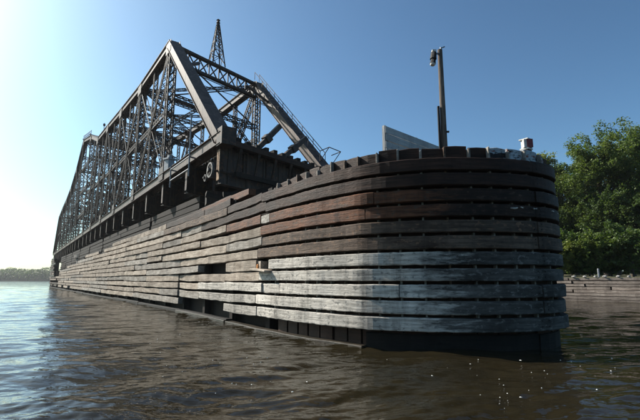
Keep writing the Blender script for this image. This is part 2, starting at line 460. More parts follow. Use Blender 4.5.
# odd pieces: the doubled board with an orange cut end, the sprung plank, loose top timbers
plank(-3.2, -.28, ztop(8) + .02, ztop(7) + .02, .05, .29, 'grey', straight=True)
op = plank(-.27, -.19, ztop(8) + .06, ztop(7) - .12, .05, .285, 'grey', straight=True, step=.1); op.data.materials[0] = M['orange']
plank(-.2, .75, ztop(8) - .1 + .1, ztop(8) + .08, .12, .52, 'grey', tilt=-.06, step=.2)
plank(-12.5, -6.4, 4.86, 5.14, -.55, -.25, 'darkbrown', straight=True, tilt=.04)
plank(-7.6, -1.9, 4.80, 5.08, -.35, -.06, 'brown', straight=True, tilt=-.03)
plank(-10.6, -5.2, 5.16, 5.40, -.9, -.6, 'darkbrown', straight=True, tilt=.05)
for k in range(7):
    ta = -9.5 + k * 1.25; z_ = 4.35 + rnd.uniform(0, .5); plank(ta, ta + rnd.uniform(1.2, 3.4), z_, z_ + .27, -1.6 + rnd.uniform(-.3, .3), -1.3 + rnd.uniform(-.1, .3), 'darkbrown', straight=True, tilt=rnd.uniform(-.3, .3))
# --- posts behind the left wall (their tops show above it), seen in the gaps
for b in range(0, NB_ + 1):
    t = -b * BAY
    top = 4.75 if t > -34 else (4.3 if t > -60 else 3.4)
    top += rnd.uniform(-.12, .12)
    mb = MB(); p = P3(t, -.2, 0)
    n = CN(t); mb.beam((p.x, p.y, -3.9), (p.x, p.y, top), .3, .3, up=(n.x, n.y, 0))
    rebase(mb.obj('pile', M['inner'], fender))
for k in range(9):
    t = T_FAR_L + .6 + k * 1.7; p = P3(t, -.25, 0); mb = MB(); mb.beam((p.x, p.y, -3.9), (p.x, p.y, 6.5 - .12 * k + rnd.uniform(-.4, .3)), .34, .34); rebase(mb.obj('pile', M['inner'], fender))
for k in range(10):
    z = 2.3 + k * .42
    plank(T_FAR_L + .3 + rnd.uniform(0, 1), T_FAR_L + rnd.uniform(9, 14), z, z + .34, -.05, .2, 'darkbrown' if k % 3 else 'black', straight=True, step=3)
# --- added dark fill inside the far half, darkening the gap under the bridge floor
t = T_FAR_L + 1
while t < -14:
    tb = min(t + 11.5, -12)
    for k in range(9):
        z = 3.0 + k * .43; plank(t + rnd.uniform(0, .4), tb - rnd.uniform(0, .4), z, z + .39, -2.1, -1.75 + rnd.uniform(-.06, .06), 'inner', straight=True, name='gap_fill_timber', step=5)
    t = tb
# --- sill timbers at the water line
t = T_FAR_L + 2
while t < -3.2:
    tb = min(t + rnd.uniform(7, 9.5), -3.2)
    plank(t, tb - .02, -.5, .12 + rnd.uniform(-.03, .03), -.05, .22, 'wet', straight=True, name='sill_timber', step=1.5); t = tb
plank(-10.2, -3.2, -.5, .08, -.02, .30, 'sill', name='sill_timber', step=1.0)
plank(-3.19, T_CORNER - .1, -.6, .05, -.05, .26, 'sill', name='sill_timber', step=.5)
plank(T_CORNER - .09, JOINT, -.6, .36, -.05, .05, 'wet', name='sill_timber', step=.3)
plank(JOINT + .01, T_NOSE_END - .3, -.6, .36, -.05, .05, 'wet', name='sill_timber', step=.3)
# --- inner wall added to block light, and the deck that closes the fender
def ring(inset, z):
    vs = []; t = T_FAR_L + .5
    while t < T_FAR_R - .5:
        vs.append(P3(t, -inset, z)); t += 3.0 if (t < -6 or t > T_NOSE_END) else .5
    return vs
a = ring(.42, -1.0); b_ = ring(.42, 4.15); n = len(a)
vs = a + b_; uv = [(i * 1.5, 0) for i in range(n)] + [(i * 1.5, 5.0) for i in range(n)]
fs = [(i, i + 1, n + i + 1, n + i) for i in range(n - 1)] + [(n - 1, 0, n, 2 * n - 1)]
# beyond 34 m the wall is lower
for i, v in enumerate(b_):
    d = (Vector((v.x, v.y)) - Vector((-1.75, 14.3))).length
    if d > 60: v.z = 2.9
    elif d > 34: v.z = 3.7
vs = [(v.x - FOFF.x, v.y - FOFF.y, v.z) for v in a + b_]
mesh_obj('light_block_wall', vs, fs, M['inner'], fender, uv)
dk = ring(.43, 3.9); half = len(dk) // 2
nose_i = [i for i, v in enumerate(dk)]
bmn = bmesh.new(); bv = [bmn.verts.new((v.x - FOFF.x, v.y - FOFF.y, v.z - (1.0 if (Vector((v.x, v.y)) - Vector((-1.75, 14.3))).length > 33 else 0))) for v in dk]
fc = bmn.faces.new(bv); bmesh.ops.triangulate(bmn, faces=[fc]); me = bpy.data.meshes.new('deck'); bmn.to_mesh(me); bmn.free()
me.materials.append(M['inner']); o = bpy.data.objects.new('deck', me); COL.objects.link(o); o.parent = fender

# ------------------------------------------------------------------ swing bridge
AX_A = R(-35); AX = Vector((math.sin(AX_A), math.cos(AX_A), 0)); NR_ = Vector((math.cos(AX_A), -math.sin(AX_A), 0))
B0 = Vector((-7.55, 23.6, 0)) + NR_ * 1.0
BW, SKEW = 8.6, 2.6
def BP(s, w, z):
    return B0 + AX * (s + SKEW * w / BW) + NR_ * w + Vector((0, 0, z))
bridge = empty('swing_bridge', 'rusty steel truss railway swing bridge standing open above the timber fender', 'bridge', loc=tuple(BP(61.4, BW / 2, 0)))
BOFF = bridge.location.copy()
def bobj(mb, name, mat='steel', parent=None):
    o = mb.obj(name, M[mat], parent or bridge)
    for v in o.data.vertices: v.co -= BOFF
    return o
SP = [-2.6, 8.4, 18.2, 28.0, 37.4, 46.6, 55.6]
SP = SP + [122.8 - s for s in SP[::-1]]
ZT = [9.2, 19.8, 20.0, 20.85, 21.8, 22.6, 25.6]; ZT = ZT + [28.0, 24.3, 21.9, 20.7, 20.0, 18.8, 9.2]
ZB = 9.0
NPT = len(SP)
def lace4(mb, a, b, wa, wb, ang=.085, lace=.05, pitch=.62, up=(0, 0, 1), cross=True):
    """four-angle laced post or strut from a to b"""
    a = Vector(a); b = Vector(b); d = b - a; L = d.length; d.normalize()
    u = Vector(up); x = d.cross(u)
    if x.length < 1e-3: x = NR_.copy()
    x.normalize(); y = x.cross(d).normalized()
    cs = [x * sx * wa / 2 + y * sy * wb / 2 for sx, sy in ((-1, -1), (1, -1), (1, 1), (-1, 1))]
    for c in cs: mb.beam(a + c, b + c, ang, ang, up=y)
    n = max(2, int(L / pitch))
    for k in range(4):
        c0, c1 = cs[k], cs[(k + 1) % 4]; nv = (c0 + c1).normalized()
        for i in range(n):
            p, q = a + d * (L * i / n), a + d * (L * (i + 1) / n)
            if i % 2 == 0 or cross: mb.beam(p + c0, q + c1, .014, lace, up=nv.cross(d))
            if i % 2 == 1 or cross: mb.beam(p + c1, q + c0, .014, lace, up=nv.cross(d))
def chord(a, b, wd, ht, plate=.03):
    """built-up chord: two side webs and cover plate, laced underneath"""
    body = MB(); la = MB()
    a = Vector(a); b = Vector(b); d = (b - a).normalized()
    x = d.cross(Vector((0, 0, 1))).normalized(); y = x.cross(d)
    for s in (-1, 1):
        body.beam(a, b, .035, ht, off=(s * (wd / 2 - .06), 0))
        body.beam(a, b, .13, .03, off=(s * (wd / 2 - .02), -ht / 2 - .016))
        body.beam(a, b, .10, .03, off=(s * (wd / 2 + .01), ht / 2 - .02))
    body.beam(a, b, wd + .14, plate, off=(0, ht / 2 + plate / 2 + .001))
    L = (b - a).length; n = max(2, int(L / .55))
    for i in range(n):
        p, q = a + d * (L * i / n), a + d * (L * (i + 1) / n)
        o0 = y * (-ht / 2 - .04)
        la.beam(p + o0 - x * (wd / 2 - .06), q + o0 + x * (wd / 2 - .06), .07, .014, up=y)
        la.beam(p + o0 + x * (wd / 2 - .06) - y * .016, q + o0 - x * (wd / 2 - .06) - y * .016, .07, .014, up=y)
    return body, la

for wv in (0.0, BW):
    # chords and end posts
    for i in range(1, NPT - 2):
        body, la = chord(BP(SP[i], wv, ZT[i]), BP(SP[i + 1], wv, ZT[i + 1]), .62, .55)
        c = bobj(body, 'top_chord', 'steel2'); bobj(la, 'lacing', 'steel2', c)
    for (i, j) in ((0, 1), (NPT - 1, NPT - 2)):
        body, la = chord(BP(SP[i], wv, ZB + .1), BP(SP[j], wv, ZT[j]), .74, .66)
        c = bobj(body, 'end_post', 'steel2'); bobj(la, 'lacing', 'steel2', c)
    for i in range(NPT - 1):
        mb = MB()
        a, b = BP(SP[i] - (.5 if i == 0 else 0), wv, ZB), BP(SP[i + 1], wv, ZB)
        for s in (-1, 1):
            mb.beam(a, b, .04, .62, off=(s * .25, 0)); mb.beam(a, b, .16, .03, off=(s * .31, .312)); mb.beam(a, b, .16, .03, off=(s * .31, -.312))
        mb.beam(a, b, .5, .025, off=(0, .30))
        bobj(mb, 'bottom_chord', 'steel2')
    # posts
    for i in range(1, NPT - 1):
        mb = MB()
        big = i in (6, 7)
        lace4(mb, BP(SP[i], wv, ZB + .2), BP(SP[i], wv, ZT[i] - .25), .62 if big else .5, .62 if big else .55, .10, .06, .6, up=tuple(AX))
        bobj(mb, 'truss_post')
        # gusset plates
        for s in (-1, 1):
            p = BP(SP[i], wv, ZT[i] - .3) + NR_ * s * .345; mb = MB(); mb.beam(p - AX * .65, p + AX * .65, .02, .9); bobj(mb, 'gusset_plate')
            p = BP(SP[i], wv, ZB + .35) + NR_ * s * .345; mb = MB(); mb.beam(p - AX * .6, p + AX * .6, .02, 1.0); bobj(mb, 'gusset_plate')
    # sub-posts at mid panel with mid-height struts, and diagonals towards the centre
    for i in range(1, NPT - 2):
        if i == 6: continue
        tow = 1 if i < 6 else -1
        lo, hi = (i + 1, i) if tow == 1 else (i, i + 1)       # diagonal from high at outer side to low at inner side
        a = BP(SP[hi], wv, ZT[hi] - .2); b = BP(SP[lo], wv, ZB + .2)
        mb = MB(); lace4(mb, a, b, .42, .34, .08, .05, .55)
        bobj(mb, 'diagonal')
        mid = (a + b) / 2
        sm = (SP[i] + SP[i + 1]) / 2
        mb = MB(); lace4(mb, BP(sm, wv, ZB + .2), mid, .38, .38, .07, .05, .5, up=tuple(AX)); bobj(mb, 'sub_post')
        tpm = (BP(SP[i], wv, ZT[i]) + BP(SP[i + 1], wv, ZT[i + 1])) / 2; mb = MB(); lace4(mb, mid, tpm - Vector((0, 0, .25)), .3, .3, .06, .045, .5, up=tuple(AX)); bobj(mb, 'hanger')
        c = BP(SP[lo], wv, ZT[lo] - .3)
        mb = MB()
        for s in (-1, 1): mb.beam(mid + NR_ * s * .2, c + NR_ * s * .2, .035, .15)
        bobj(mb, 'eyebar')
        c = BP(SP[hi], wv, ZB + .2)
        mb = MB()
        for s in (-1, 1): mb.beam(mid + NR_ * s * .14, c + NR_ * s * .14, .03, .10)
        bobj(mb, 'eyebar')
        zm = mid.z
        mb = MB(); lace4(mb, BP(SP[i], wv, zm), BP(SP[i + 1], wv, zm), .3, .36, .06, .045, .5); bobj(mb, 'mid_strut')
    # the two long rods of the centre tower
    for a, b in ((5, 7), (8, 6)):
        mb = MB(); mb.beam(BP(SP[a], wv, ZT[a]), BP(SP[b], wv, ZB + .3), .05, .16); bobj(mb, 'eyebar')
    for zz in (13, 17.5, 22):
        mb = MB(); lace4(mb, BP(SP[6], wv, zz), BP(SP[7], wv, zz), .35, .4, .07, .05, .6); bobj(mb, 'mid_strut')
    for zz in (9.3, 13.2, 17.6):
        mb = MB()
        mb.beam(BP(SP[6], wv, zz), BP(SP[7], wv, zz + 4.2), .05, .1); mb.beam(BP(SP[6], wv + .12, zz + 4.2), BP(SP[7], wv + .12, zz), .05, .1); bobj(mb, 'cross_rod')

# cross frames between the trusses
for i in range(1, NPT - 1):
    zt, s = ZT[i], SP[i]
    if i not in (1, NPT - 2):
        mb = MB(); lace4(mb, BP(s, .3, zt - .15), BP(s, BW - .3, zt - .15), .42, .45, .08, .05, .6); bobj(mb, 'top_strut')
    zl = 15.6 if i not in (6, 7) else 16
    mb = MB(); lace4(mb, BP(s, .3, zl), BP(s, BW - .3, zl), .32, .42, .07, .05, .55); bobj(mb, 'sway_strut')
    mb = MB()
    for sg in (0, 1):
        a = BP(s, .3 if sg == 0 else BW - .3, zt - .4); b = BP(s, BW - .3 if sg == 0 else .3, zl + .2)
        mb.beam(a, b, .09, .09, off=(.06 * (sg * 2 - 1), 0))
    lace4(mb, BP(s, .3, zl - 2.2), BP(s, 2.6, zl - .1), .22, .22, .05, .04, .4)
    lace4(mb, BP(s, BW - .3, zl - 2.2), BP(s, BW - 2.6, zl - .1), .22, .22, .05, .04, .4)
    bobj(mb, 'sway_brace')
for i in range(2, NPT - 3):
    s = (SP[i] + SP[i + 1]) / 2; zt = (ZT[i] + ZT[i + 1]) / 2
    mb = MB(); lace4(mb, BP(s, .3, zt - .2), BP(s, BW - .3, zt - .2), .3, .36, .07, .05, .6); bobj(mb, 'top_strut')
    mb = MB(); lace4(mb, BP(s, .3, zt - 3.0), BP(s, BW - .3, zt - 3.0), .28, .32, .06, .045, .6); bobj(mb, 'sway_strut')
    mb = MB(); mb.beam(BP(s - .05, .3, zt - .4), BP(s - .05, BW - .3, zt - 2.9), .08, .08); mb.beam(BP(s + .05, BW - .3, zt - .4), BP(s + .05, .3, zt - 2.9), .08, .08); bobj(mb, 'sway_brace')
for i in range(1, NPT - 2):
    for sg in (0, 1):
        w0, w1 = (.3, BW - .3) if sg == 0 else (BW - .3, .3)
        mb = MB(); lace4(mb, BP(SP[i], w0, ZT[i] - .1 - .12 * sg), BP(SP[i + 1], w1, ZT[i + 1] - .1 - .12 * sg), .2, .2, .05, .04, .6, cross=False)
        bobj(mb, 'top_lateral')
# portals between the end posts at both ends
for e, (i, j) in enumerate(((0, 1), (NPT - 1, NPT - 2))):
    hipz = ZT[j]; fr = .88
    def EP(f, w): return BP(SP[i] + (SP[j] - SP[i]) * f, w, ZB + .1 + (hipz - ZB - .1) * f)
    up = (EP(1, 0) - EP(0, 0)).normalized()
    sh = SP[j]; zu, zl_ = hipz + .05, hipz - 1.25
    for zz, nm in ((zu, 'portal_strut'), (zl_, 'portal_strut')):
        mb = MB(); mb.beam(BP(sh, .3, zz), BP(sh, BW - .3, zz), .36, .2); mb.beam(BP(sh, .3, zz - .12), BP(sh, BW - .3, zz - .12), .05, .14); bobj(mb, nm)
    mb = MB(); n = 8
    for k in range(n):
        w0 = .4 + (BW - .8) * k / n; w1 = .4 + (BW - .8) * (k + 1) / n
        mb.beam(BP(sh - .1, w0, zl_), BP(sh - .1, w1, zu), .05, .11); mb.beam(BP(sh + .1, w0, zu), BP(sh + .1, w1, zl_), .05, .11); mb.beam(BP(sh, w1, zl_), BP(sh, w1, zu), .09, .09, up=tuple(AX))
    bobj(mb, 'portal_lacing')
    for w0, w1 in ((.3, 1.9), (BW - .3, BW - 1.9)):
        mb = MB(); mb.beam(EP(.74, w0), EP(.885, w1), .18, .2, up=tuple(up)); bobj(mb, 'portal_knee')
    mb = MB(); mb.beam(EP(.66, .3), EP(.66, BW - .3), .05, .07, up=tuple(up)); mb.beam(EP(.52, .3), EP(.66, BW - .3), .03, .05, up=tuple(up)); bobj(mb, 'cross_rod')

# floor: floor beams, stringers, ties, rails
fl = list(SP) + [(a + b) / 2 for a, b in zip(SP, SP[1:])]
for s in sorted(fl):
    mb = MB()
    dp = 1.9 if s not in (SP[0], SP[-1]) else 2.3
    ss = s if s not in (SP[0], SP[-1]) else s + (.15 if s < 0 else -.15)
    zc = ZB - .32 - dp / 2 + .25
    mb.beam(BP(ss, -.1, zc), BP(ss, BW + .1, zc), .05, dp)
    mb.beam(BP(ss, -.1, zc - dp / 2), BP(ss, BW + .1, zc - dp / 2), .42, .05)
    mb.beam(BP(ss, -.1, zc + dp / 2), BP(ss, BW + .1, zc + dp / 2), .42, .05)
    for k in range(7):
        wv = .5 + (BW - 1) * k / 6; mb.beam(BP(ss, wv, zc - dp / 2 + .03), BP(ss, wv, zc + dp / 2 - .03), .10, .22, up=tuple(AX))
    f = bobj(mb, 'floor_beam')
    mb = MB(); mb.beam(BP(ss, -.14, zc - dp * .42), BP(ss, -.14, zc + dp * .3), .04, .34, up=tuple(AX)); bobj(mb, 'end_stiffener', 'rust' if s == SP[0] else 'steel2', f)
for wv in (1.5, 3.2, BW - 3.2, BW - 1.5):
    for i in range(NPT - 1):
        mb = MB(); zc = ZB - .9
        a, b = BP(SP[i], wv, zc), BP(SP[i + 1], wv, zc)
        mb.beam(a, b, .03, 1.1); mb.beam(a, b, .3, .04, off=(0, .56)); mb.beam(a, b, .3, .04, off=(0, -.56)); bobj(mb, 'stringer')
mb = MB(); s = SP[0] - .2; k = 0
tie_mb = MB(); tie_mb.beam((-BW / 2 + .55, 0, 0), (BW / 2 - .55, 0, 0), .24, .26)
tie0 = None; Rm = math.atan2((NR_ + AX * SKEW / BW).y, (NR_ + AX * SKEW / BW).x)
while s < SP[-1]:
    if tie0 is None: tie0 = tie_mb.obj('railway_tie', M['inner'], bridge); o = tie0
    else: o = tie0.copy(); COL.objects.link(o)
    o.location = BP(s, BW / 2, ZB - .17) - BOFF; o.rotation_euler = (0, rnd.gauss(0, .004), Rm + rnd.gauss(0, .006)); s += .46; k += 1
for wv in (2.0, 3.5, BW - 3.5, BW - 2.0):
    mb = MB(); mb.beam(BP(SP[0] - .3, wv, ZB + .04), BP(SP[-1], wv, ZB + .04), .14, .16); bobj(mb, 'running_rail')
# lifted rail ends / locking struts at the near end
for (w0, z0, w1, z1) in ((2.4, 9.1, 4.3, 11.15), (4.5, 9.1, 6.75, 11.05)):
    a, b = BP(-2.5, w0, z0), BP(-2.5, w1, z1); mb = MB(); mb.beam(a, b, .22, .30); st_ = bobj(mb, 'locking_strut')
    c = a.lerp(b, .45); mb = MB(); mb.beam(c - (b - a).normalized() * .22, c + (b - a).normalized() * .22, .42, .46); bobj(mb, 'coupling', 'steel', st_)
# ties and blocks along the near end of the deck
for k in range(11):
    wv = .9 + k * .68; mb = MB(); mb.box(BP(-2.75, wv, ZB + .12 + rnd.uniform(-.04, .05)), (.26, .5, .24), -AX_A + .1); bobj(mb, 'end_block', 'inner')
# end machinery: corner casting, wheel, brackets under the near end
mb = MB(); mb.beam(BP(-3.0, .05, ZB - .4), BP(-3.0, .05, ZB + .55), .8, .75, up=tuple(AX)); bobj(mb, 'corner_box')
def wheel(cw, s, z, r, nm):
    rim = MB(); n = 20; hub = MB()
    c = BP(s, cw, z); u = AX; v = Vector((0, 0, 1))
    vs = []
    for k in range(n):
        t = 2 * math.pi * k / n; d = u * math.cos(t) + v * math.sin(t)
        for rr, ww in ((r, 0), (r, -.12), (r * .74, -.12), (r * .74, 0)): vs.append(c + d * rr + NR_ * ww)
    fs = []
    for k in range(n):
        k2 = (k + 1) % n
        for j in range(4): fs.append((k * 4 + j, k * 4 + (j + 1) % 4, k2 * 4 + (j + 1) % 4, k2 * 4 + j))
    rim.add(vs, fs)
    w_ = bobj(rim, nm, 'rimsteel')
    hub.tube(c + NR_ * .1, c - NR_ * .22, r * .34, r * .26, 12)
    bobj(hub, 'hub', 'rimsteel', w_)
    sp_ = MB()
    for k in range(5):
        t = 2 * math.pi * k / 5 + .3; d = u * math.cos(t) + v * math.sin(t); sp_.beam(c + d * r * .25 - NR_ * .06, c + d * r * .8 - NR_ * .06, .09, .06, up=tuple(NR_))
    bobj(sp_, 'spoke', 'steel', w_)
    mb = MB(); mb.tube(c, c + NR_ * 1.2, .07, .07, 8); mb.beam(c + NR_ * .5, c + NR_ * .5 + Vector((0, 0, 1.1)), .2, .3); bobj(mb, 'axle', 'steel', w_)
wheel(-.5, -2.35, 7.3, .42, 'end_wheel'); wheel(-.42, -1.5, 7.05, .2, 'end_wheel')
# dark machinery lumps below the near end beam
for k in range(6):
    mb = MB(); s_, w_, z_ = rnd.uniform(-2, 2), rnd.uniform(.6, BW - .6), rnd.uniform(6.2, 6.9)
    p = BP(s_, w_, z_); mb.box(p, (rnd.uniform(.4, 1.2), rnd.uniform(.4, .9), rnd.uniform(.5, 1.0)), rnd.uniform(0, 1)); mb.beam(p, p + Vector((0, 0, 1.3)), .14, .14); bobj(mb, 'lift_machinery')
for k in range(6):
    wv = 1.0 + k * 1.3
    mb = MB(); a = BP(-2.62, wv, ZB - .35); mb.beam(a, a - AX * .55 - Vector((0, 0, .05)), .16, .2); mb.beam(a - AX * .5, BP(-2.62, wv, ZB - 1.6), .12, .14); bobj(mb, 'end_bracket')
mb = MB(); mb.beam(BP(-3.1, .4, ZB - .2), BP(-3.1, BW - .3, ZB - .2), .3, .3); bobj(mb, 'end_timber', 'darkbrown')
mb = MB(); mb.beam(BP(-2.85, .8, ZB - 1.75), BP(-2.85, BW - .8, ZB - 1.7), .2, .26); bobj(mb, 'end_timber', 'inner')
for k in range(16):
    s_, w_, z_ = rnd.uniform(-4.2, -1.5), rnd.uniform(.2, 7.5), rnd.uniform(4.9, 6.9); L_ = rnd.uniform(1.2, 3.2); a_ = rnd.uniform(-.5, .5)
    p = BP(s_, w_, z_); d = (NR_ * math.cos(a_) + AX * math.sin(a_)) * L_ / 2 + Vector((0, 0, rnd.uniform(-.25, .25)))
    mb = MB(); mb.beam(p - d, p + d, .26, .28); bobj(mb, 'blocking_timber', 'inner')
# access frame hung outside the bottom chord
mb = MB(); e = -.75
mb.tube(BP(.75, e, 7.55), BP(.75, e, 11.3), .045, .045, 8); mb.tube(BP(4.5, e, 7.55), BP(4.5, e, 9.0), .045, .045, 8)
for z in (8.0, 8.75): mb.tube(BP(.75, e, z), BP(4.5, e, z), .035, .035, 8)
for s_ in (.75, 4.5): mb.beam(BP(s_, e, 8.72), BP(s_, 0, 8.72), .06, .08)
bobj(mb, 'access_railing', 'galv')
mb = MB(); mb.box(BP(7.2, -.1, ZB + .75), (.5, .5, .85), AX_A); mb.box(BP(7.2, -.1, ZB + 1.23), (.66, .66, .12), AX_A); mb.box(BP(7.2, -.1, ZB + 1.4), (.25, .25, .25), AX_A); bobj(mb, 'equipment_box', 'galv')
# ladder with handrail on the right end post, with its little landing
mb = MB()
def EPR(f, w, up): return BP(SP[0] + (SP[1] - SP[0]) * f, BW + w, ZB + .1 + (ZT[1] - ZB - .1) * f) + Vector((0, 0, up))
for wv in (-.28, .28):
    mb.tube(EPR(.02, wv, 1.25), EPR(1.0, wv, 1.25), .028, .028, 6)
    for k in range(8): mb.tube(EPR(.02 + k * .14, wv, .5), EPR(.02 + k * .14, wv, 1.25), .024, .024, 6)
for k in range(22): mb.tube(EPR(.03 + k * .044, -.3, .55), EPR(.03 + k * .044, .3, .55), .02, .02, 5)
for wv in (-.3, 1.0):
    mb.tube(EPR(.02, wv, 1.25), EPR(.02, wv, 1.25) - AX * 1.1, .03, .03, 6); mb.tube(EPR(.02, wv, .5) , EPR(.02, wv, 1.25) - AX * 1.1, .028, .028, 6)
mb.tube(EPR(.02, -.3, 1.25) - AX * 1.1, EPR(.02, 1.0, 1.25) - AX * 1.1, .03, .03, 6)
bobj(mb, 'ladder_rail', 'steel')
# beacon tower on the portal
bt = MB(); cw = BW * .47; z0 = ZT[1] + .12; zt = z0 + 3.75; base = .62; s0 = SP[1]
def TW(f, a, b):
    h_ = base * (1 - f * .84); return BP(s0 + a * h_, cw + b * h_, z0 + (zt - z0) * f)
cor = ((-1, -1), (1, -1), (1, 1), (-1, 1))
for a, b in cor: bt.beam(TW(0, a, b) - Vector((0, 0, .2)), TW(1, a, b), .085, .085)
lv = [0, .3, .54, .73, .88, 1]
for q0, q1 in zip(lv, lv[1:]):
    for k in range(4):
        a, b = cor[k], cor[(k + 1) % 4]
        bt.beam(TW(q1, *a), TW(q1, *b), .05, .05); bt.beam(TW(q0, *a), TW(q1, *b), .045, .045); bt.beam(TW(q0, *b), TW(q1, *a), .045, .045)
bto = bobj(bt, 'beacon_tower', 'steel')
lb = MB(); tp = BP(s0, cw, zt)
for zz, r0, r1, hh in ((0, .16, .16, .05), (.05, .10, .10, .14), (.19, .17, .17, .05), (.24, .12, .10, .22), (.46, .17, .05, .12)): lb.tube(tp + Vector((0, 0, zz)), tp + Vector((0, 0, zz + hh)), r0, r1, 10)
bobj(lb, 'lantern', 'steel', bto)
# small staffs on the top chord
for s_, z_ in ((43.2, 22.75), (79.6, 22.75)):
    mb = MB(); mb.tube(BP(s_, 0, z_), BP(s_, 0, z_ + 1.5), .05, .04, 6); mb.box(BP(s_, 0, z_ + 1.2), (.22, .22, .35)); bobj(mb, 'lamp_staff')
# rails on top of the centre tower
mb = MB()
for wv in (-.35, BW + .35):
    for dz in (.55, 1.0): mb.beam(BP(SP[6] - .3, wv, ZT[6] + dz), BP(SP[7] + .3, wv, ZT[7] + dz), .06, .06)
    for k in range(7):
        f = k / 6; s_ = SP[6] + (SP[7] - SP[6]) * f; z_ = ZT[6] + (ZT[7] - ZT[6]) * f; mb.beam(BP(s_, wv, z_ - .1), BP(s_, wv, z_ + 1.05), .06, .06)
for s_, z_ in ((SP[6], ZT[6]), (SP[7], ZT[7])): mb.beam(BP(s_, -.5, z_ + .3), BP(s_, BW + .5, z_ + .3), .14, .18)
bobj(mb, 'tower_railing')
# the round stone pier the bridge turns on
pm = MB(); pc = BP(61.4, BW / 2, 0)
pm.tube((pc.x, pc.y, -4), (pc.x, pc.y, 5.4), 4.6, 4.4, 40); pm.tube((pc.x, pc.y, 5.4), (pc.x, pc.y, 5.9), 4.8, 4.8, 40); pm.tube((pc.x, pc.y, 5.9), (pc.x, pc.y, 6.97), 3.9, 3.9, 40)
o = pm.obj('pivot_pier', M['pierstone']); tag(o, 'round stone pivot pier under the middle of the swing bridge', 'bridge pier')

# ------------------------------------------------------------------ things standing on the fender nose
def ray_at(px, py, Y):
    u = (px - 320) / 427; v = (210 - py) / 427; p = R(9.3)
    d = Vector((u, math.cos(p) - v * math.sin(p), math.sin(p) + v * math.cos(p))); return Vector((0, 0, CAM_H)) + d * (Y / d.y)
# utility pole
PY = 13.2; pb = ray_at(444.5, 146, PY); pt = ray_at(439.8, 50, PY); px_, ptz = pb.x, pt.z
pole = empty('utility_pole', 'tall dark wooden pole with a lamp standing on the fender nose', 'pole', loc=(px_, PY, 3.9))
def pobj(mb, name, mat, parent=pole, off=None):
    o = mb.obj(name, M[mat], parent)
    for v in o.data.vertices: v.co -= Vector((px_, PY, 3.9))
    return o
mb = MB()
zz = [3.9 + (ptz - 3.9) * k / 8 for k in range(9)]
for a, b in zip(zz, zz[1:]):
    fa, fb = (a - 3.9) / (ptz - 3.9), (b - 3.9) / (ptz - 3.9)
    mb.tube((px_, PY, a), (px_, PY, b), .108 - .026 * fa, .108 - .026 * fb, 12, cap=(b == zz[-1]))
pobj(mb, 'pole_shaft', 'polewood')
mb = MB(); mb.beam((px_ - .15, PY - .03, 4.0), (px_ - .15, PY - .03, ptz - 2.0), .06, .09, up=(0, 1, 0)); mb.beam((px_ + .14, PY - .04, 4.0), (px_ + .14, PY - .04, 5.5), .05, .06, up=(0, 1, 0)); pobj(mb, 'conduit', 'black')
mb = MB()
for k in range(3): mb.box((px_ + .11, PY - .06, 5.1 + k * .6), (.08, .06, .05))
pobj(mb, 'step_bracket', 'steel')
mb = MB(); mb.tube((px_ - .02, PY, ptz - .12), (px_ - .26, PY - .12, ptz - .22), .035, .03, 8); pobj(mb, 'lamp_arm', 'galv')
mb = MB(); mb.tube((px_ - .24, PY - .11, ptz - .16), (px_ - .27, PY - .13, ptz - .40), .09, .11, 10); mb.tube((px_ - .27, PY - .13, ptz - .40), (px_ - .30, PY - .15, ptz - .58), .075, .10, 10); pobj(mb, 'floodlight', 'black')
mb = MB(); mb.tube((px_ - .30, PY - .15, ptz - .58), (px_ - .31, PY - .155, ptz - .63), .095, .07, 10); mb.box((px_ - .23, PY - .1, ptz - .12), (.13, .13, .10)); pobj(mb, 'lamp_glass', 'white')
mb = MB(); mb.tube((px_ + .03, PY, ptz), (px_ + .03, PY, ptz + .1), .03, .02, 6); mb.beam((px_ + .03, PY, ptz + .06), (px_ + .17, PY, ptz + .12), .03, .03); pobj(mb, 'photocell', 'galv')
# board panel seen obliquely, with a brace behind
A1 = ray_at(386, 126, 16.0); A2 = ray_at(444, 147.5, 18.9); A2.z = A1.z
sign = empty('board_panel', 'large grey horizontal board panel on a post beside the wooden pole', 'board', loc=(A1.x, A1.y, 3.9))
def sobj(mb, name, mat):
    o = mb.obj(name, M[mat], sign)
    for v in o.data.vertices: v.co -= Vector((A1.x, A1.y, 3.9))
    return o
nb = 11; hgt = A1.z - 4.25
for k in range(nb):
    z0_ = A1.z - hgt * (k + .5) / nb
    mb = MB(); ex = rnd.uniform(0, .06)
    d_ = (A2 - A1).normalized(); mb.beam((A1 - d_ * ex).to_tuple()[:2] + (z0_,), A2.to_tuple()[:2] + (z0_,), (.03 + .03 * (k % 2)), hgt / nb - .022); sobj(mb, 'board', 'plyboard')
d_ = Vector((A2.x - A1.x, A2.y - A1.y, 0)).normalized(); nn_ = Vector((-d_.y, d_.x, 0))
for k, f in enumerate((0.0, .5, 1.0)):
    p = A1.lerp(A2, f) + nn_ * .09; mb = MB(); mb.beam((p.x, p.y, 3.9), (p.x, p.y, A1.z + .03), .12, .12, up=tuple(d_)); sobj(mb, 'support_post', 'plyboard')
    mb = MB(); q_ = p + nn_ * 1.1; mb.beam((p.x, p.y, 5.9), (q_.x, q_.y, 3.95), .09, .09); sobj(mb, 'brace', 'polewood')
